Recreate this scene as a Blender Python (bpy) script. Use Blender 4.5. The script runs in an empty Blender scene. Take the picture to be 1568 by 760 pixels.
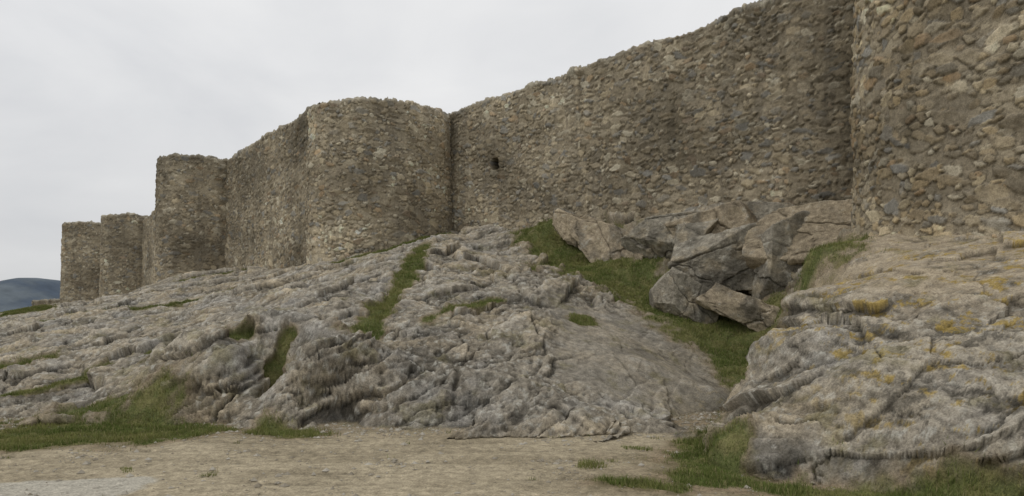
import bpy, math, numpy as np
rng=np.random.default_rng(7)
F=np.float32
# ------------------------------------------------------------ noise tools
perm=rng.permutation(256).astype(np.int32)
grads=rng.normal(size=(256,3)); grads/=np.linalg.norm(grads,axis=1)[:,None]; grads=(grads*1.6).astype(F)
GX_,GY_,GZ_=[np.ascontiguousarray(grads[:,k]) for k in range(3)]
def pn(x,y,z):
    x=np.asarray(x,F);y=np.asarray(y,F)
    flat=(np.ndim(z)==0)
    if flat:
        x,y=np.broadcast_arrays(x,y); zi=int(math.floor(z*37.0)); fz=F(0)
    else:
        z=np.asarray(z,F); x,y,z=np.broadcast_arrays(x,y,z); zi=np.floor(z); fz=z-zi; zi=zi.astype(np.int32); w=fz*fz*(3-2*fz)
    xi=np.floor(x);yi=np.floor(y); fx=x-xi;fy=y-yi
    xi=xi.astype(np.int32);yi=yi.astype(np.int32)
    u=fx*fx*(3-2*fx);v=fy*fy*(3-2*fy)
    tot=0
    for dx in (0,1):
        a=perm[(xi+dx)&255]; wx=u if dx else 1-u
        for dy in (0,1):
            b=perm[(a+yi+dy)&255]; wxy=wx*(v if dy else 1-v)
            if flat:
                h=perm[(b+zi)&255]; tot=tot+wxy*(GX_[h]*(fx-dx)+GY_[h]*(fy-dy))*1.2
            else:
                for dz in (0,1):
                    h=perm[(b+zi+dz)&255]
                    tot=tot+wxy*(w if dz else 1-w)*(GX_[h]*(fx-dx)+GY_[h]*(fy-dy)+GZ_[h]*(fz-dz))
    return tot
def fbm(x,y,z,o=4,g=0.5):
    t=0;a=1.0;f=1.0
    for k in range(o):
        t=t+a*pn(x*f+17.3*k,y*f+5.1*k,(z+k if np.ndim(z)==0 else z*f+9.7*k)); a*=g; f*=2.03
    return t
def ridge(x,y,z,o=3,g=0.55):
    t=0;a=1.0;f=1.0
    for k in range(o):
        t=t+a*(.35-np.abs(pn(x*f+13.3*k,y*f+3.1*k,z*f+7.7*k))); a*=g; f*=2.1
    return t
def ss(a,b,x):
    t=np.clip((x-a)/(b-a),0,1); return t*t*(3-2*t)
def hsh(i,j,k):
    h=(i.astype(np.int64)*73856093)^(j.astype(np.int64)*19349663)^(k*83492791)
    h=(h^(h>>13))*1274126177; h=h&0xffffffff; h=h^(h>>16); h=(h*2246822519)&0xffffffff; h=h^(h>>13)
    return (h&0xffffff).astype(F)/F(0xffffff)
def vor(a,b,seed,jit=0.9):
    ia=np.floor(a).astype(np.int64);ib=np.floor(b).astype(np.int64)
    F1=np.full(a.shape,9,F);F2=F1.copy();R=np.zeros(a.shape,F);DX=R.copy();DY=R.copy()
    for da in (-1,0,1):
        for db in (-1,0,1):
            ca=ia+da;cb=ib+db
            r=hsh(ca,cb,seed+2)
            px=(a-(ca+0.5+jit*(r-.5))).astype(F); py=(b-(cb+0.5+jit*((r*1731.7)%1-.5))).astype(F)
            d=np.sqrt(px*px+py*py)
            c=d<F1
            F2=np.where(c,F1,np.minimum(F2,d)); F1=np.where(c,d,F1); R=np.where(c,r,R);DX=np.where(c,px,DX);DY=np.where(c,py,DY)
    return F1,F2,(R*77.7)%1,DX,DY
def stones(a,b,seed,jit=0.85):
    ia=np.floor(a).astype(np.int64);ib=np.floor(b).astype(np.int64)
    F1=np.full(a.shape,9,F);F2=F1.copy()
    R=np.zeros(a.shape,F);DX=R.copy();DY=R.copy();R2=R.copy()
    for da in (-1,0,1):
        for db in (-1,0,1):
            ca=ia+da;cb=ib+db
            r=hsh(ca,cb,seed+2); r2=hsh(ca,cb,seed+3); r3=(r2*917.3)%1
            px=(a-(ca+0.5+jit*((r*1371.3)%1-.5))).astype(F); py=(b-(cb+0.5+jit*((r*613.7)%1-.5))).astype(F)
            th=(r2-.5)*1.7; el=0.8+0.6*r3
            c_=np.cos(th);s_=np.sin(th)
            qx=(c_*px+s_*py)*el; qy=(-s_*px+c_*py)/el
            k=(r*5.3)%1*.8-.4
            d=np.maximum(np.maximum(np.abs(qx+k*qy),np.abs(qy+.5*(k)*qx)),np.maximum(qx*.75+qy*.7,-qx*.6-qy*.8)*1.02)
            d=d*(0.8+0.5*r)
            c=d<F1
            F2=np.where(c,F1,np.minimum(F2,d));F1=np.where(c,d,F1);R=np.where(c,r,R);R2=np.where(c,r3,R2);DX=np.where(c,px,DX);DY=np.where(c,py,DY)
    edge=np.minimum((F2-F1)*.8,(0.47-F1)*1.2)
    return edge,R,R2,DX,DY
def box(A,k):
    def b1(A):
        c=np.cumsum(np.pad(A,((k+1,k),(0,0)),mode='edge'),axis=0,dtype=np.float64)
        return ((c[2*k+1:]-c[:-2*k-1])/(2*k+1)).astype(F)
    return b1(b1(A).T).T
def grid_normals(P):
    du=np.gradient(P,axis=1); dv=np.gradient(P,axis=0); n=np.cross(du,dv); n/=np.linalg.norm(n,axis=-1,keepdims=True)+1e-12
    return n.astype(F)
# ------------------------------------------------------------ mesh tools
def link(ob): bpy.context.scene.collection.objects.link(ob); return ob
def mesh_from(name,V,Q,mat,cols=None,smooth=True,k=4):
    me=bpy.data.meshes.new(name)
    V=np.ascontiguousarray(V,dtype=F).reshape(-1,3); Q=np.ascontiguousarray(Q,dtype=np.int32).reshape(-1,k)
    me.vertices.add(len(V)); me.vertices.foreach_set('co',V.ravel())
    me.loops.add(Q.size); me.loops.foreach_set('vertex_index',Q.ravel())
    me.polygons.add(len(Q)); me.polygons.foreach_set('loop_start',np.arange(0,Q.size,k,dtype=np.int32))
    me.update(calc_edges=True)
    if cols is not None:
        c=np.ones((len(V),4),F); c[:,:cols.shape[-1]]=cols.reshape(len(V),-1)
        at=me.color_attributes.new('Col','FLOAT_COLOR','POINT'); at.data.foreach_set('color',c.ravel())
    me.polygons.foreach_set('use_smooth',np.full(len(Q),smooth,dtype=bool))
    me.materials.append(mat)
    return link(bpy.data.objects.new(name,me))
def grid(name,P,mat,cols,flip=False):
    nr,nc=P.shape[:2]; idx=np.arange(nr*nc,dtype=np.int32).reshape(nr,nc)
    a=idx[:-1,:-1];b=idx[:-1,1:];c=idx[1:,1:];d=idx[1:,:-1]
    Q=np.stack([a,d,c,b] if flip else [a,b,c,d],-1)
    return mesh_from(name,P,Q,mat,cols)
def mixc(a,b,t):
    t=np.asarray(t)[...,None]; return np.asarray(a,F)*(1-t)+np.asarray(b,F)*t
# ------------------------------------------------------------ materials
def col_mat(name,s1,s2,bump,contrast=0.35,rough=0.95,bd=0.02):
    m=bpy.data.materials.new(name);m.use_nodes=True;nt=m.node_tree;N=nt.nodes;L=nt.links
    b=N['Principled BSDF'];b.inputs['Roughness'].default_value=rough
    b.inputs['Specular IOR Level'].default_value=0.06
    at=N.new('ShaderNodeAttribute');at.attribute_name='Col'
    tc=N.new('ShaderNodeTexCoord')
    n1=N.new('ShaderNodeTexNoise');n1.inputs['Scale'].default_value=s1;n1.inputs['Detail'].default_value=8;n1.inputs['Roughness'].default_value=0.75
    n2=N.new('ShaderNodeTexNoise');n2.inputs['Scale'].default_value=s2;n2.inputs['Detail'].default_value=4;n2.inputs['Roughness'].default_value=0.7
    L.new(tc.outputs['Object'],n1.inputs['Vector']);L.new(tc.outputs['Object'],n2.inputs['Vector'])
    ad=N.new('ShaderNodeMath');ad.operation='ADD';L.new(n1.outputs['Fac'],ad.inputs[0]);L.new(n2.outputs['Fac'],ad.inputs[1])
    mr=N.new('ShaderNodeMapRange');mr.inputs[1].default_value=0.68;mr.inputs[2].default_value=1.32
    mr.inputs[3].default_value=1-contrast;mr.inputs[4].default_value=1+contrast;L.new(ad.outputs[0],mr.inputs[0])
    mx=N.new('ShaderNodeVectorMath');mx.operation='SCALE';L.new(at.outputs['Color'],mx.inputs[0]);L.new(mr.outputs[0],mx.inputs['Scale'])
    L.new(mx.outputs[0],b.inputs['Base Color'])
    if bump>0:
        bp=N.new('ShaderNodeBump');bp.inputs['Strength'].default_value=bump;bp.inputs['Distance'].default_value=bd
        L.new(ad.outputs[0],bp.inputs['Height']);L.new(bp.outputs[0],b.inputs['Normal'])
    return m
M_rock=col_mat('weathered_rock',8,42,0.7,0.62,bd=0.03)
M_wall=col_mat('rubble_masonry',13,48,0.6,0.5,bd=0.02)
M_grass=col_mat('grass_blades',3,20,0.0,0.25,rough=0.8)
M_hill=col_mat('hazy_hill',0.01,0.03,0.0,0.25)
M_pebble=col_mat('pebbles',8,40,0.3,0.2)
# ------------------------------------------------------------ terrain
CP=np.array([
(-12,8,-1.2),(-6,8.5,-1),(-3,8.5,-1),(0,8,-.9),(1.2,7,-.8),(-6,4,-2),(0,4,-2),(2,4,-1.5),(-14,4,-2),
(-9.2,11.9,0),(-6,10.8,0),(-5.1,11.0,0.05),(-2.8,10.6,-.02),(-1.4,10.3,0),(-.8,10.0,0),(1.1,10.0,0),(2.4,11.0,0),(4.2,12,-.15),(-13,13,0),
(-5.55,12.5,1.48),(-5.3,11.7,1.05),(-4.85,11.6,.95),(-4.3,11.7,.0),(-4.3,12.3,.45),(-3.75,11.2,.85),(-3.4,11.6,1.3),(-3.4,12.6,1.5),(-4.2,15,1.95),(-3.5,22,3.75),(-4.8,20,2.8),(-4.2,13.1,1.6),
(-3.4,24,4.2),(-3.06,17,2.15),(-2.95,13.5,1.2),(-2.84,11,.05),
(-1.23,15,1.95),(-2.16,12,.95),(-2.2,11.1,.4),(-.95,11.4,.65),(-1.04,12.7,1.12),(.27,17,2.3),(.2,12.8,.95),(.1,10.9,.4),(1.34,11.8,.5),(1.65,14.5,1.35),(2.85,13.5,.85),(2.5,12,.2),(4.0,13,.36),
(-.8,24,3.95),(-.1,26,4.7),(.88,19.5,2.85),(-1.5,19,2.9),
(5.2,14,.35),(4.4,17,1.6),(2.86,20,2.9),(1.0,22,3.35),
(6.35,16,.8),(5.4,17.5,1.7),(4.2,20,2.7),(2.67,23.5,3.9),(1.9,25.5,5.2),(6.55,16.5,1.4),(5.3,13.3,-.1),(4.5,12.2,-.2),
(5.96,13.5,2.92),(4.68,11.5,1.9),(3.54,9.5,1.1),(2.45,7.8,.25),(5.4,14.1,.6),(4.25,11.9,.1),(3.1,9.8,-.4),(2.0,8.0,-.6),(3.6,11,-.4),
(8.2,15.5,3.95),(7.84,13,3.25),(8.4,11,2.9),(5.05,10,2.0),(6.7,8.7,1.95),(4.8,8,1.25),(5.4,7,1.05),(3.5,8.4,.9),(3.3,7.15,.5),(4.2,6.6,.6),(4.6,6.1,.3),(3.2,6.35,-.4),(4.5,5.4,-.6),(7,5,.9),
(6.9,17,2.3),(7.0,16.2,1.8),(7.3,15.6,3.0),
(1.7,26,5.8),(3.9,23.8,5.56),(6.5,21.2,5.25),(8,19.7,5.1),(9.6,18.1,5.0),(4.16,21.7,4.1),(3.06,23,4.1),(5.3,19.5,3.3),(7,19.5,4.4),(8,17.5,3.9),(8.3,18.2,4.6),(6.3,18.3,2.2),(5.3,18.6,2.3),
(-9,15.8,.7),(-13,23,1.6),(-18,30,2.4),(-11.5,30,3.4),(-24,40,2.9),(-9,22,2.2),(-18,23.5,1.3),(-30,40,2.0),(-45,60,1.8),(-69,90,1.3),(-61,85,2.7),(-90,90,-2),(-60,60,0),(-40,40,.3),(-30,25,0),(-20,12,-.8),(-7,13.5,.75),(-6.5,16,1.5),(-11,14.5,.25),
(-9.3,30.8,4.5),(-7,28.1,4.4),(-5,28,4.9),(-4,28.6,5.35),(-2.8,30,5.77),(-16.4,40,5),(-22.6,42,4.1),(-19.9,40,4.6),(-39.5,65,4),(-36.6,62,3.9),(-33.8,64,4.1),(-26,50,4.1),(-50,74,4.2),(-46.5,71.5,4.2),(-55,80,3.8),
(0,36,6),(10,26,6),(14,18,5.2),(-14,45,5.5),(-30,62,4.5),(20,40,6),(-20,80,5),(-45,90,4.5),(60,80,5),(40,20,5),(14,10,4),(12,8,3.2),(10,5,2.3),
],dtype=np.float64)
def kern(r): return np.sqrt(r*r+0.02)
D=np.hypot(CP[:,None,0]-CP[None,:,0],CP[:,None,1]-CP[None,:,1])
A=np.ones((len(CP)+1,)*2);A[:-1,:-1]=kern(D)+np.eye(len(CP))*1e-6;A[-1,-1]=0
wts=np.linalg.solve(A,np.append(CP[:,2],0.0))
def base_h(x,y):
    h=np.full(x.shape,wts[-1],F)
    for (cx,cy,_),w in zip(CP.astype(F),wts[:-1].astype(F)):
        h+=w*np.sqrt((x-cx)**2+(y-cy)**2+F(0.02))
    return h
GR=[
([(-12,9.0),(-8.5,9.6),(-6.2,10.3)],1.3,1.05),([(-10,8.5),(-6.5,9.2),(-4.9,10.1)],.75,.95),
([(-3.9,10.2),(-3.1,10.0)],.42,1),([(-5.0,10.25),(-4.4,10.3)],.3,.9),
([(-3.4,26),(-3.06,17),(-3.05,12.6)],.42,.95),
([(1.6,26),(2.3,23),(3.9,19.7),(5.3,17.3),(6.2,15.6),(6.0,14.4)],1.2,1.35),
([(6.1,15),(5.2,13.4),(4.1,11.4)],.62,.95),([(3.6,10.6),(2.7,9.1),(2.1,8)],.5,.75),
([(2.3,7.6),(1.9,7.0),(3.0,6.5),(4.3,5.7)],.5,.85),([(1.0,6.9),(1.6,6.6)],.3,.7),
([(-7,27.3),(-5,27.3),(-3,29.2)],.5,1.0),
([(-11,12.9),(-9.9,14.3),(-9.0,16.4)],.32,.95),([(-13,16.5),(-12,17)],.6,.95),([(-7.8,14),(-6.9,15.4)],.28,.95),
([(-6.6,15.3),(-6.4,16.5)],.33,1),([(-5.2,12.3),(-5.0,12.8)],.22,1),([(-4.5,12.3),(-4.3,12.8)],.2,1),([(1.5,15.6),(1.8,16.4)],.35,.95),
([(-24,46),(-34,60)],1.6,.9),([(-18,37),(-15,37)],.6,.7),([(-38,60),(-50,70)],1.4,.8),([(-50,68),(-62,84)],2.4,.8),([(-1.8,14.6),(-.4,16.4)],.3,.8),
([(-22,26),(-17,28),(-12,28)],.4,.9),([(.2,21),(1.5,23.3)],.45,.8),([(-20,22),(-17,20)],.8,.9)]
def grass_f(x,y):
    g=np.full(x.shape,-1.5,F)
    for pl,w,s in GR:
        for (ax,ay),(bx,by) in zip(pl[:-1],pl[1:]):
            vx,vy=bx-ax,by-ay; t=np.clip(((x-ax)*vx+(y-ay)*vy)/(vx*vx+vy*vy),0,1)
            d=np.hypot(x-ax-t*vx,y-ay-t*vy); g=np.maximum(g,s-d/w)
    return g
NR,NC=1300,1300
tt=np.linspace(0,1,NR); Y=(3.2*(115/3.2)**tt)
cc=np.linspace(-1.05,0.98,NC)
YY=np.repeat(Y[:,None],NC,1).astype(F); XX=(cc[None,:]*YY+ -1.0*(0.5-cc[None,:])).astype(F)
z0=base_h(XX,YY)
def sawt(q,e=.9):
    f=q-np.floor(q); return f-ss(e,1.0,f)
wx=fbm(XX*.28,YY*.28,z0*.3,3)
rag=.06*fbm(XX*1.7,YY*1.7,z0*1.7,2)
q=z0-.33*XX-.02*YY+.42*wx+rag
tA=(XX*.5+YY*.86)
mod1=ss(-.25,.45,pn(XX*.45+9,YY*.45,z0*.5));mod2=ss(-.3,.35,pn(XX*.8,YY*.8+7,z0))
smr=ss(4.5,5.8,XX)*ss(7.8,9.6,YY)*(1-ss(15,16,YY))
slab=ss(.2,1.2,XX+.3*wx)*ss(11.1,12.0,YY+.5*wx)*ss(5.6,5.0,XX)*ss(18.5,17,YY)
rgt=ss(2.4,3.2,XX)*ss(15,13,YY)
f1,f2,r,dx,dy=vor(tA/2.4+.3*wx,q/.62,11)
r_b=(r*7.7)%1
det=(.36*mod1*(sawt(q/.95,.93)-.3)+.13*mod2*sawt(q/.37+.3,.9))*(1-.5*rgt)
det+=.28*(r-.5)+.38*dx*(r_b-.5)-.09*(1-ss(0,.05,f2-f1))*(1-rgt)
det+=.14*fbm(XX*.45,YY*.45,z0*.45,2)
far=ss(60,20,YY)*.5+.5
gr=grass_f(XX,YY)
gn=fbm(XX*1.1,YY*1.1,3,4,.65)
G=ss(.10,.48,gr+.42*gn)
sm=np.clip(.65*smr+.85*slab,0,1)
rr=ss(3.0,4.2,XX)*ss(14,11,YY)
amp=(1-sm)*(1-.75*G)*far
P=np.stack([XX,YY,z0],-1)
Nn=grid_normals(np.stack([XX,YY,box(z0,6)],-1))
P=P+Nn*(det*amp*(1+.25*rr))[...,None]
N2=grid_normals(np.stack([box(P[...,k],3) for k in range(3)],-1))
x3,y3,z3=P[...,0],P[...,1],P[...,2]
w3=fbm(x3*1.1+7,y3*1.1,z3*1.1,2)
w5=fbm(x3*.5+7,y3*.5,z3*.5,2)
w4=fbm(x3*6,y3*6,z3*6,4,.65)
q3=z3-(.42-.75*rgt)*x3-(.10+.10*rgt)*y3+.10*w3+(.25+.35*rgt)*w5
mA=ss(-.05,.45,pn(x3*.9+3,y3*.9,z3*.9)); mB=ss(-.05,.35,pn(x3*1.6+31,y3*1.6,z3*1.6)); mC=ss(-.1,.35,pn(x3*.6+61,y3*.6,z3*.6))
ta3=x3*.6+y3*.8+.2*w3
g1,g2,s1,ddx,ddy=vor(ta3/.75,q3/.22,31); s1b=(s1*9.1)%1
h1,h2,s2,ex,ey=vor(ta3/.24+.5*w3,q3/.08,77); s2b=(s2*9.1)%1
j1,j2,s3,fx_,fy_=vor(x3*.62+.30*w3+.02*w4,(y3*.35+z3*1.1-.35*x3)+.30*w3+.02*w4,51); s3b=(s3*9.1)%1
l1,l2,s4,gx_,gy_=vor(x3*1.9+.4*w3+.03*w4,(y3*1.0+z3*3.2-.9*x3)+.4*w3+.03*w4,151); s4b=(s4*9.1)%1
crk=(1-ss(0,.08,g2-g1))*(1-.8*rgt)*mC; crk2=(1-ss(0,.10,h2-h1))*mB*(1-.5*rgt); crk3=(1-ss(0,.025,j2-j1))*ss(-.2,.3,w3); crk4=(1-ss(0,.05,l2-l1))*mA
d2=(.060*mA*sawt(q3/.27,.8)+.022*mB*sawt(q3/.10,.75))*(1-.75*rgt)
d2+=(.11*(s1-.5)+.17*ddx*(s1b-.5)-.04*crk)*(.25+.65*mB)*(1-.7*rgt)
d2+=(.035*(s2-.5)+.06*ex*(s2b-.5))*(.2+.7*mA)*(1-.5*rgt)+(.030-.008*rgt)*w4+.03*w3
d2+=(.16*(s3-.5)+.38*fx_*(s3b-.5)+.32*fy_*(((s3*23)%1)-.5)-.045*crk3)*(.30+.70*rgt)
d2+=(.07*(s4-.5)+.15*gx_*(s4b-.5)+.14*gy_*(((s4*23)%1)-.5)-.022*crk4)*(.40+.60*rgt)*(.3+.7*mA)
d2+=.042*ridge(x3*1.7+5,y3*1.7,z3*2.6,4,.6)*(.6+.4*rgt)
lam=np.clip(1-.62*smr-.74*slab,.15,1)
P=P+N2*(d2*lam*(1-.6*G)*np.clip(far,.5,1))[...,None]
gnd=.015*fbm(XX*.5,YY*.5,0,3)+.006*fbm(XX*6,YY*6,0,3)+.03*ss(9,12,YY)*fbm(XX*2,YY*2,1,3)
rut=np.zeros_like(XX)
for yo in (7.4,8.5,6.9,9.2,7.9):
    yc=yo+.06*(XX+2)**2*.35+.15*pn(XX*.3,0*XX,yo); rut+=np.exp(-((YY-yc)/.09)**2)*np.clip(.35+1.2*pn(XX*.7,0*XX,yo+3),0,1)
rut*=ss(3,0,XX)
gnd=gnd-.04*rut
bed=.16*np.exp(-(((XX-1.9)/.7)**2+((YY-10.3)/.35)**2))+.12*np.exp(-(((XX-2.7)/.45)**2+((YY-9.6)/.25)**2))
hb=bed-.04+(.2*det+.5*d2)*ss(0,.1,bed)-.3*(bed<.01)
isr=(P[...,2]>gnd)
up=hb>np.maximum(P[...,2],gnd)
rockm=np.maximum(ss(-.01,.03,P[...,2]-gnd),ss(0,.03,hb-gnd))
XYg=np.stack([XX,YY,np.maximum(gnd,hb)],-1)
P=np.where((isr&~up)[...,None],P,XYg)
P[...,2]+=.02*G*fbm(XX*5,YY*5,0,2)
bt=np.minimum(np.minimum(np.arange(NR)[:,None],NR-1-np.arange(NR)[:,None])+0*cc[None,:],np.minimum(np.arange(NC)[None,:],NC-1-np.arange(NC)[None,:]))
e=ss(0,12,bt.astype(F)); P[...,2]=P[...,2]*e-.6*(1-e)
P=P.astype(F); x3,y3,z3=P[...,0],P[...,1],P[...,2]
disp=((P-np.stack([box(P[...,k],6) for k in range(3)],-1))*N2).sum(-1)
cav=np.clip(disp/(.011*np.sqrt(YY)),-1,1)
n1=fbm(x3*.5+3,y3*.5,z3,4,.6);n2=fbm(x3*2.5,y3*2.5,z3*2.5,4,.6);n3=fbm(x3*9,y3*9,z3*9,3,.6)
C=mixc((.275,.245,.195),(.325,.275,.198),ss(-.3,.6,n1))
C=mixc(C,(.24,.23,.21),ss(-.1,.7,pn(x3*.8,y3*.8+30,z3)+.4*n2)*.75)
C*= (1+.28*n2+.32*n3)[...,None]
C*= (1+.14*(r-.5)+.20*(s1-.5)*(1-.7*rgt)+.18*(s2-.5)+.14*(s3-.5)+.18*(s4-.5))[...,None]
C=mixc(C,(.09,.082,.066),ss(.1,.75,fbm(x3*1.0+50,y3*1.0,z3*1.4,5,.65))*.68)
C=mixc(C,(.46,.445,.39),ss(.25,.7,fbm(x3*7+5,y3*7,z3*7,3,.7))*.65*(1-.5*slab))
C=mixc(C,(.41,.34,.24),smr*.8*ss(-.6,.3,n2+.3))
C=mixc(C,(.38,.34,.27),rr*(1-smr)*ss(-.4,.5,n1+.3*n2)*.65)
C=mixc(C,(.29,.265,.22),slab*.45)
C=mixc(C,(.33,.235,.06),rr*ss(.32,.6,fbm(x3*2.2+80,y3*2.2,z3*3,5,.8))*.8)
C=mixc(C,(.085,.078,.064),rr*(1-.7*smr)*ss(.22,.55,fbm(x3*1.8+20,y3*1.8,z3*2.6,5,.8))*.7)
C=mixc(C,(.18,.16,.075),ss(.25,.9,fbm(x3*1.3+20,y3*1.3,z3*2,5,.7))*.45)
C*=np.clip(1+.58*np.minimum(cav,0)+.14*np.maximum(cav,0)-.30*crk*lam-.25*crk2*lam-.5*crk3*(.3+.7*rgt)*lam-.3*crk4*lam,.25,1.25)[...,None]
soil=mixc((.26,.205,.135),(.165,.138,.08),ss(-.4,.4,n2))
sand=mixc((.40,.342,.24),(.32,.272,.188),ss(-.4,.5,fbm(XX*.45,YY*.9,0,4,.6)))
sand*=(1+.20*n3+.08*fbm(XX*1.2,YY*4,4,3)-.30*rut)[...,None]
gravel=ss(.35,.6,ss(7.2,6.5,YY-.25*(XX+5))*ss(-3.2,-4.2,XX)+.15*n2)
sand=mixc(sand,(.45,.42,.35),gravel)
soilf=np.clip(ss(.5,2.2,XX+.8*n1)*ss(9.8,8.5,YY)*.5+ss(9.3,10.5,YY+.4*n1)*.7+ss(-.6,.2,gr+.3*gn)*.6,0,1)
C=mixc(mixc(sand,soil,soilf),C,rockm)
C=mixc(C,soil,ss(-.25,.25,gr+.42*gn)*.75)
gc=mixc((.085,.11,.03),(.16,.155,.06),ss(-.3,.4,n2))
C=mixc(C,gc,G*.85)
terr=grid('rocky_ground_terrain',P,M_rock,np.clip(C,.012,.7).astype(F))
TX=P[...,0].ravel().copy(); TY=P[...,1].ravel().copy(); TZ=P[...,2].ravel().copy()
# ------------------------------------------------------------ far ground + hill
gx=np.concatenate([-np.geomspace(6000,4,60),np.geomspace(4,6000,60)]);
FX,FY=np.meshgrid(gx,gx); FZ=-.65+0*FX
grid('ground',np.stack([FX,FY,FZ],-1),M_rock,np.broadcast_to(np.array((.16,.15,.09),F),FX.shape+(3,)).copy())
hx,hy=np.meshgrid(np.linspace(-3200,-300,500),np.linspace(1200,2300,60))
hsg=np.where(hx>-1140,130,200)
hz=88*np.exp(-((hx+1140)/hsg)**2)*np.exp(-((hy-1600)/300)**2)+58*np.exp(-((hx+1750)/350)**2)*np.exp(-((hy-1700)/300)**2)+30*np.exp(-((hy-1700)/300)**2)
hz=hz*(1+.05*fbm(hx*.006,hy*.006,0,4))-2
hc=mixc((.082,.105,.138),(.125,.148,.168),ss(-.3,.4,fbm(hx*.01,hy*.01,0,4,.6)))  # distance haze mixed into the hill's bluish colour
grid('distant_hill',np.stack([hx,hy,hz],-1),M_hill,hc)
# ------------------------------------------------------------ masonry
def masonry(name,pos,L,zb,ztop,res,size,seed,tone,depth=1.2,batter=.02,hole=None,amp=.034,stain_shade=None,topamp=.7,warm=0.3,bury=.22):
    tone=tone*1.0
    ns=int(L/res)+1; s=np.linspace(0,L,ns)
    H=ztop-zb; rc=.18
    nf=int((H-rc)/res); zf=np.linspace(0,H-rc,nf)
    na=7; th=np.linspace(0,math.pi/2,na+1)[1:]
    nt=max(4,int(depth/res)); ti=np.linspace(0,depth,nt+1)[1:]
    nb=int(3.0/ (res*3)); bz=np.linspace(0,3.0,nb+1)[1:]
    inw=np.concatenate([0*zf,rc-rc*np.cos(th),rc+ti,np.full(nb,rc+depth)])
    zz=np.concatenate([zf,H-rc+rc*np.sin(th),np.full(nt,H),H-bz])
    no=np.concatenate([0*zf+1,np.cos(th),0*ti,np.full(nb,-1.)]); nz=np.concatenate([0*zf,np.sin(th),0*ti+1,0*bz])
    vv=np.concatenate([[0],np.cumsum(np.hypot(np.diff(inw),np.diff(zz)))])
    S,V=np.meshgrid(s,vv); S=S.astype(F);V=V.astype(F)
    px,py,nx,ny=pos(S)
    sx,sz=size
    wS=S+.10*pn(S*1.3,V*1.3,seed)+.025*pn(S*5,V*5,seed); wV=V+.10*pn(S*1.1,V*1.1,seed+9)+.025*pn(S*5,V*5,seed+4)
    e1,r1,q1,dx1,dy1=stones(wS/sx,wV/sz,seed)
    e2,r2,q2,dx2,dy2=stones(wS/(sx*.5)+7.7,wV/(sz*.55)+3.3,seed+50)
    sel=(q1>.55)|(e1<.02)
    ee=np.where(sel,e2*.6,e1); rr_=np.where(sel,r2,r1); qq=np.where(sel,q2,q1)
    ddx=np.where(sel,dx2*.5,dx1);ddy=np.where(sel,dy2*.5,dy1)
    m=ss(.0,.06,ee+.03*pn(S*12,V*12,seed))
    k=hsh((rr_*99991).astype(np.int64),(qq*9973).astype(np.int64),seed+3)
    buried=((k*41)%1<bury).astype(F)
    eros=ss(.1,.6,fbm(S*.45+20,V*.6,seed+2,3))
    vis=1-np.clip(buried*.8+eros*.45*((k*3)%1>.3),0,.92)
    h=m*vis*(.25+.9*((k*19)%1))*amp*1.5+amp*1.6*m*vis*(ddx*(rr_-.5)*2+ddy*(((k*51)%1)-.35)*2.2)
    h=h+.010*fbm(S*7,V*7,seed,3,.6)+.016*fbm(S*2.2,V*2.2,seed+1,3)+.06*fbm(S*.5,V*.5,seed,3)
    cell_in=0
    if hole is not None:
        for (hs,hv,hw,hh,hd) in hole:
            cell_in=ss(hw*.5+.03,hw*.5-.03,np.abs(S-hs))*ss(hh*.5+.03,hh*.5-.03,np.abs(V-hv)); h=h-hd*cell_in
    topn=(.10*fbm(s*.35,0*s,seed,3)+.05*pn(s*1.7,0*s,seed+1)+.03*pn(s*6,0*s,seed+1))*topamp
    zt=(zb+zz)[:,None]+np.clip((zz/H),0,1)[:,None]**3*topn[None,:]
    top=nz[:,None]
    h=h*(1+.8*top)
    bat=batter*(H-zz)[:,None]
    off=-inw[:,None]+bat+h*no[:,None]
    P=np.stack([px+nx*off,py+ny*off,zt+h*nz[:,None]],-1)
    c=mixc((.275,.238,.176),(.38,.328,.235),(k*5)%1)
    c=mixc(c,(.245,.238,.215),((k*7)%1>.80)*.9)
    c=mixc(c,(.34,.25,.16),((k*13)%1>.91)*.65)
    c=mixc(c,(.52,.475,.37),((k*17)%1>.82)*.85)
    c=c*(.74+.54*((k*29)%1))[...,None]
    c=mixc(c,c*np.array([1.1,.98,.78]),warm*((k*31)%1))
    mort=mixc((.265,.226,.162),(.35,.30,.215),ss(-.3,.4,fbm(S*.9,V*.9,seed+6,3)))
    c=mixc(mort,c,m*vis)
    g=fbm(S*.25,V*.35,seed+8,4,.55); streak=fbm(S*1.6,V*.16,seed+5,4,.6)
    c=c*np.clip(1+.38*g+.22*streak,.5,1.5)[...,None]
    c=mixc(c,(.13,.115,.09),ss(.1,.8,streak+.6*(V/H)-.2)*.45)
    c=c*(1-.55*ss(-.10,.0,ee)*(1-ss(.0,.05,ee))*vis)[...,None]
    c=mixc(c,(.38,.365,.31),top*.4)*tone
    if hole is not None: c=c*(1-.8*np.asarray(cell_in))[...,None]  # deep shade inside the hole also put into the colour
    if stain_shade is not None:
        for (a,b_,w_,v0,v1) in stain_shade:
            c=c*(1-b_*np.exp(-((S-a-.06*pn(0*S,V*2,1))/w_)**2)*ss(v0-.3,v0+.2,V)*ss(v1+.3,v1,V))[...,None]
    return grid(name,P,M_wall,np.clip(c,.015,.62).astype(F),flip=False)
def line(ax,ay,bx,by):
    L=math.hypot(bx-ax,by-ay);tx,ty=(bx-ax)/L,(by-ay)/L
    nx,ny=ty,-tx
    return (lambda S:(ax+tx*S,ay+ty*S,nx+0*S,ny+0*S)),L
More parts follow.
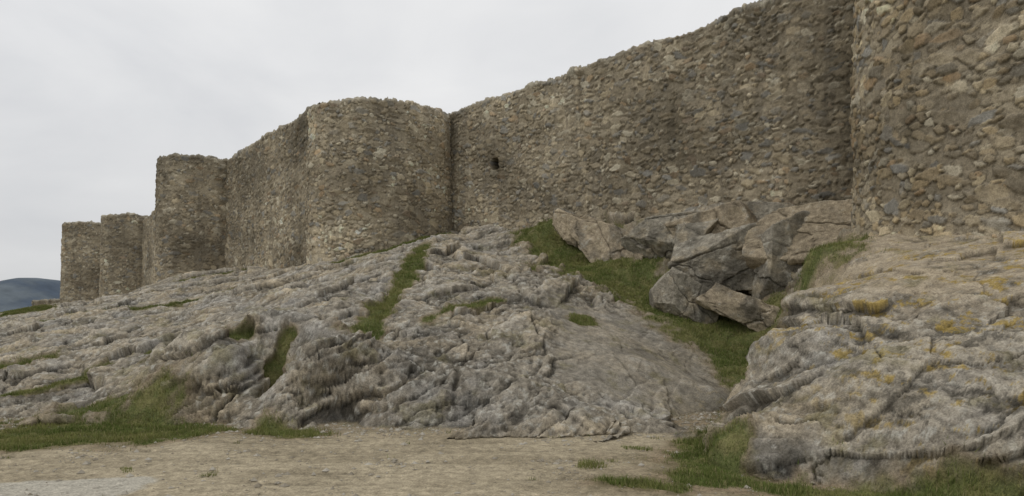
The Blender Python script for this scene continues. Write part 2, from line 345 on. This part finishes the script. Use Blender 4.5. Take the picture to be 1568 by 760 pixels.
def circ(cx,cy,R,a0,n=2.0,rot=0.0,sd=0):
    L=2*math.pi*R
    def f(S):
        a=a0+S/R; k=(np.abs(np.cos(a-rot))**n+np.abs(np.sin(a-rot))**n)**(-1/n)
        k=k*(1+.015*np.sin(3*a+sd)+.01*np.sin(5*a+2*sd))
        return (cx+R*k*np.cos(a),cy+R*k*np.sin(a),np.cos(a),np.sin(a))
    return f,L
p,L=line(-5,32.7,12.0,15.7)
sh=math.hypot(-.67+5,28.4-32.7); ssn=math.hypot(2.6+5,25.1-32.7)
masonry('stone_curtain_wall',p,L,3.0,11.4,.034,(.42,.23),101,1.0,hole=[(sh,5.5,.34,.44,.9)],stain_shade=[(ssn,.35,.15,6.3,7.6),(3.2,.35,.3,2,8),(20.6,.42,1.3,1,9),(17.5,.22,2.8,3.5,9)])  # corner shade painted beside mid tower; narrow stain; darker bands towards right tower
p,L=line(-19.2,43.2,-9.0,31.0)
masonry('stone_curtain_wall.001',p,L,3.0,11.95,.045,(.42,.24),202,.9)
p,L=line(-36,64.5,-21,44.5)
masonry('stone_curtain_wall.002',p,L,2.5,11.6,.09,(.5,.3),303,.92)
p,L=line(-46.5,75,-37,66)
masonry('stone_curtain_wall.003',p,L,2.5,11.6,.09,(.5,.3),404,.92)
p,L=line(-61.5,85.5,-49,76.5)
masonry('ruined_stone_wall',p,L,0.5,4.9,.09,(.5,.3),505,.82)
p,L=circ(11.9,14.07,4.0,math.radians(60))
masonry('round_stone_tower',p,L,1.2,13.2,.026,(.46,.27),606,.97,amp=.034,depth=1.0,batter=.012,warm=.8,bury=.15)
p,L=circ(-6.1,31.5,3.3,math.radians(80),2.35,math.radians(10),1)
masonry('round_stone_tower.001',p,L,3.2,11.25,.033,(.42,.25),707,1.15,depth=2.6,warm=.4,topamp=1.3)
p,L=circ(-19.9,43,2.6,math.radians(80),2.3,.4,2)
masonry('round_stone_tower.002',p,L,2.8,12.0,.05,(.44,.26),808,.93,depth=2.0,batter=.03,topamp=1.4)
p,L=circ(-36.6,65,2.75,math.radians(80),2.8,.3,3)
masonry('round_stone_tower.003',p,L,2.5,12.0,.07,(.46,.28),909,.96,depth=2.2,topamp=1.8)
p,L=circ(-46.5,75,3.0,math.radians(80),3.4,.15,4)
masonry('round_stone_tower.004',p,L,2.5,12.8,.08,(.46,.28),1010,.96,depth=2.5,topamp=2.0)
# ------------------------------------------------------------ boulders
def boulder(c,d,rz,tilt,seed,col,n=170):
    th=np.linspace(0,2*math.pi,2*n+1);ph=np.linspace(-math.pi/2,math.pi/2,n)
    TH,PH=np.meshgrid(th,ph); dr=np.stack([np.cos(PH)*np.cos(TH),np.cos(PH)*np.sin(TH),np.sin(PH)],-1)
    rg=np.random.default_rng(seed); pl=rg.normal(size=(5,3));pl/=np.linalg.norm(pl,axis=1)[:,None];ds=rg.uniform(.72,.95,5)
    ax=np.array([(1,0,0),(-1,0,0),(0,1,0),(0,-1,0),(0,0,1),(0,0,-1)],float)+rg.normal(0,.14,(6,3)); ax/=np.linalg.norm(ax,axis=1)[:,None]
    pl=np.concatenate([pl,ax]);ds=np.concatenate([ds,rg.uniform(.72,.86,6)])
    rad=np.full(TH.shape,1.35)
    for nrm,di in zip(pl,ds):
        dd=dr@nrm; rad=np.where(dd>1e-3,np.minimum(rad,di/np.maximum(dd,1e-3)),rad)
    P=dr*rad[...,None]*np.array(d)
    x,y,z=P[...,0],P[...,1],P[...,2]
    nn=fbm(x*1.3+seed,y*1.3,z*1.3,4,.5)
    f1,f2,r,a_,b_=vor((x+.4*y)*.6+seed+.15*nn,(z+.35*x+.1*y)*1.1+.15*nn,seed+60)
    g1,g2,r2,c2_,d2_=vor((x-.6*y)*2.6+seed,(z+.3*x)*4+.3*nn,seed+90)
    P=P+dr*(.05*nn+.10*(r-.5)+.10*a_*(((r*7)%1)-.5)-.04*(1-ss(0,.04,f2-f1))+.025*(r2-.5)+.06*c2_*(((r2*7)%1)-.5)+.022*fbm(x*5+seed,y*5,z*5,4,.6))[...,None]
    ca,sa=math.cos(tilt),math.sin(tilt); X=P[...,0]*ca-P[...,2]*sa; Zz=P[...,0]*sa+P[...,2]*ca; Yy=P[...,1]
    cb,sb=math.cos(rz),math.sin(rz); P=np.stack([X*cb-Yy*sb+c[0],X*sb+Yy*cb+c[1],Zz+c[2]],-1)
    n2=fbm(x*5+seed,y*5,z*5,4,.65); n4=fbm(x*1.5+seed+30,y*1.5,z*2.5,4,.6)
    cc_=mixc(col,(.37,.31,.215),ss(-.1,.6,n4)*.6)
    cc_=mixc(cc_,(.12,.11,.09),ss(.0,.7,nn+.2*n2)*.75)
    cc_=cc_*(1+.32*n2+.2*(r-.5)-.45*(1-ss(0,.05,f2-f1)))[...,None]; cc_=mixc(cc_,(.42,.405,.35),ss(.4,.9,n2)*.5)
    P[:,-1]=P[:,0]; cc_[:,-1]=cc_[:,0]
    return grid('boulder',P,M_rock,np.clip(cc_,.02,.6).astype(F))
gy=(.28,.255,.205);tn=(.36,.30,.215)
boulder((5.95,18.9,3.35),(1.9,1.2,.95),-.3,.05,21,gy)
boulder((7.6,17.9,3.1),(1.35,1.1,1.25),.1,-.12,22,gy)
boulder((4.65,17.9,2.25),(1.05,.6,.65),-.2,-.55,3,gy)
boulder((5.1,20.9,4.45),(2.0,1.0,.85),-.8,.05,24,gy)
boulder((8.5,17.4,4.05),(2.5,1.2,.85),-.6,.08,25,tn)
boulder((6.6,17.2,1.8),(2.0,.6,.45),-.2,-.45,26,tn)
boulder((3.6,22.6,4.25),(2.0,.8,.8),-.75,-.42,27,tn)
boulder((2.5,24.4,5.0),(1.4,.7,.55),-.75,-.4,8,tn)
boulder((7.0,20.1,4.5),(2.4,1.0,.9),-.7,.05,29,gy)
boulder((6.2,20.2,4.35),(1.6,1.0,.85),-.5,.15,30,tn)
# ------------------------------------------------------------ grass
wgt=(np.clip(G*1.1,0,1)+.03*ss(-.5,.2,gr+.5*gn))*YY**1.2*(e>.9)*(YY<75)
tuft=ss(.75,1.0,fbm(XX*1.7+11,YY*1.7,8,2)+.35*ss(.3,1.5,XX)*ss(10.5,9,YY)*ss(5.8,6.6,YY))*(1-rockm)
wgt=wgt+tuft*.9*YY**1.2*(YY<12)
cw=np.cumsum(wgt.ravel().astype(np.float64));cw/=cw[-1]
NB=300000
ii=np.searchsorted(cw,rng.random(NB)); X0=TX[ii];Y0=TY[ii];Z0=TZ[ii]
X0=X0+rng.normal(0,.0018,NB)*Y0
clump=.5+.9*ss(-.5,.6,pn(X0*3,Y0*3,2))
hh=rng.uniform(.02,.065,NB)*clump*(.75+Y0/28); ww=.0028*(.8+Y0/9)
an=rng.uniform(0,2*math.pi,NB); ln=rng.uniform(0,.9,NB)*hh; la=rng.uniform(0,2*math.pi,NB)
b0=np.stack([X0-ww*np.cos(an),Y0-ww*np.sin(an),Z0-.01],-1);b1=np.stack([X0+ww*np.cos(an),Y0+ww*np.sin(an),Z0-.01],-1)
b2=np.stack([X0+ln*np.cos(la),Y0+ln*np.sin(la),Z0+hh],-1)
Vg=np.stack([b0,b1,b2],1); kk=np.clip(rng.random(NB)*.6+.5*ss(-.5,.6,pn(X0*1.1,Y0*1.1,9)),0,1)
cg=mixc((.10,.14,.034),(.24,.235,.085),kk**1.5); cg=mixc(cg,(.33,.28,.15),(rng.random(NB)>.87)*.8)
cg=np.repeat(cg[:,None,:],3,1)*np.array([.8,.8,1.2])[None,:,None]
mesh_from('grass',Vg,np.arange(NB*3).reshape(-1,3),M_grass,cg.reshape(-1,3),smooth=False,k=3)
# ------------------------------------------------------------ pebbles
wp=((1-rockm)*(1-G)*YY**2*(YY<12.5)*(e>.9)*(.15+ss(.1,.7,fbm(XX*1.1,YY*1.1,12,3))+2*ss(9.3,10.2,YY))).ravel().astype(np.float64)
cw=np.cumsum(wp);cw/=cw[-1];NP=9000
ii=np.searchsorted(cw,rng.random(NP));pc=np.stack([TX[ii],TY[ii],TZ[ii]],-1)
oc=np.array([(1,0,0),(.3,1,0),(-1,.2,0),(-.2,-1,0),(0,0,1),(0,0,-1)],F)
of=np.array([(0,1,4),(1,2,4),(2,3,4),(3,0,4),(1,0,5),(2,1,5),(3,2,5),(0,3,5)])
sz=(.005+.045*rng.random(NP)**9+.006*rng.random(NP))[:,None,None]
vp=oc[None]*sz*rng.uniform(.6,1.3,(NP,6,3))*np.array([1,1,.6]); a=rng.uniform(0,6.28,NP)[:,None]
vp=np.stack([vp[...,0]*np.cos(a)-vp[...,1]*np.sin(a),vp[...,0]*np.sin(a)+vp[...,1]*np.cos(a),vp[...,2]],-1)+pc[:,None,:]+np.array([0,0,.004])
cp=np.repeat(mixc((.24,.21,.16),(.42,.39,.33),rng.random(NP))[:,None,:],6,1)
mesh_from('gravel',vp,(of[None]+6*np.arange(NP)[:,None,None]).reshape(-1,3),M_pebble,cp.reshape(-1,3),smooth=False,k=3)
# ------------------------------------------------------------ world, sun, camera
sc=bpy.context.scene
W=bpy.data.worlds.new('World');sc.world=W;W.use_nodes=True;nt=W.node_tree;N=nt.nodes;Lk=nt.links
bg=N['Background'];sun_el=math.radians(58);sun_dir=(-.50,-.16,.85)
sky=N.new('ShaderNodeTexSky');sky.sky_type='NISHITA';sky.sun_disc=False;sky.sun_elevation=sun_el;sky.sun_rotation=math.atan2(sun_dir[0],sun_dir[1])
sk=N.new('ShaderNodeVectorMath');sk.operation='SCALE';sk.inputs['Scale'].default_value=.1;Lk.new(sky.outputs[0],sk.inputs[0])
tc=N.new('ShaderNodeTexCoord');mp=N.new('ShaderNodeMapping');mp.inputs['Scale'].default_value=(1.0,1.0,2.8);Lk.new(tc.outputs['Generated'],mp.inputs[0])
no=N.new('ShaderNodeTexNoise');no.inputs['Scale'].default_value=2.2;no.inputs['Detail'].default_value=7;no.inputs['Roughness'].default_value=.5;no.inputs['Distortion'].default_value=.4;Lk.new(mp.outputs[0],no.inputs['Vector'])
cr=N.new('ShaderNodeValToRGB');cr.color_ramp.elements[0].position=.3;cr.color_ramp.elements[0].color=(.69,.70,.72,1);cr.color_ramp.elements[1].position=.62;cr.color_ramp.elements[1].color=(.86,.86,.86,1)
Lk.new(no.outputs['Fac'],cr.inputs[0])
sp=N.new('ShaderNodeSeparateXYZ');Lk.new(tc.outputs['Generated'],sp.inputs[0])
gm=N.new('ShaderNodeMapRange');gm.inputs[1].default_value=0;gm.inputs[2].default_value=.35;gm.inputs[3].default_value=.82;gm.inputs[4].default_value=1.0;Lk.new(sp.outputs['Z'],gm.inputs[0])
cm=N.new('ShaderNodeVectorMath');cm.operation='SCALE';Lk.new(cr.outputs[0],cm.inputs[0]);Lk.new(gm.outputs[0],cm.inputs['Scale'])
mx=N.new('ShaderNodeMix');mx.data_type='RGBA';mx.inputs[0].default_value=.04;Lk.new(cm.outputs[0],mx.inputs[6]);Lk.new(sk.outputs[0],mx.inputs[7])
Lk.new(mx.outputs[2],bg.inputs[0]);bg.inputs[1].default_value=1.0
from mathutils import Vector
ld=bpy.data.lights.new('sun','SUN');ld.energy=.95;ld.angle=math.radians(20);ld.color=(1,.96,.9)
lo=link(bpy.data.objects.new('sun',ld));lo.rotation_euler=Vector(sun_dir).to_track_quat('Z','Y').to_euler()
cam=bpy.data.cameras.new('camera');co=link(bpy.data.objects.new('camera',cam));sc.camera=co
co.location=(0,0,1.6);co.rotation_euler=(math.radians(90),0,0);cam.lens=23.46;cam.sensor_width=36;cam.shift_y=.0765;cam.clip_end=12000
sc.view_settings.view_transform='Standard';sc.view_settings.look='None';sc.view_settings.exposure=0
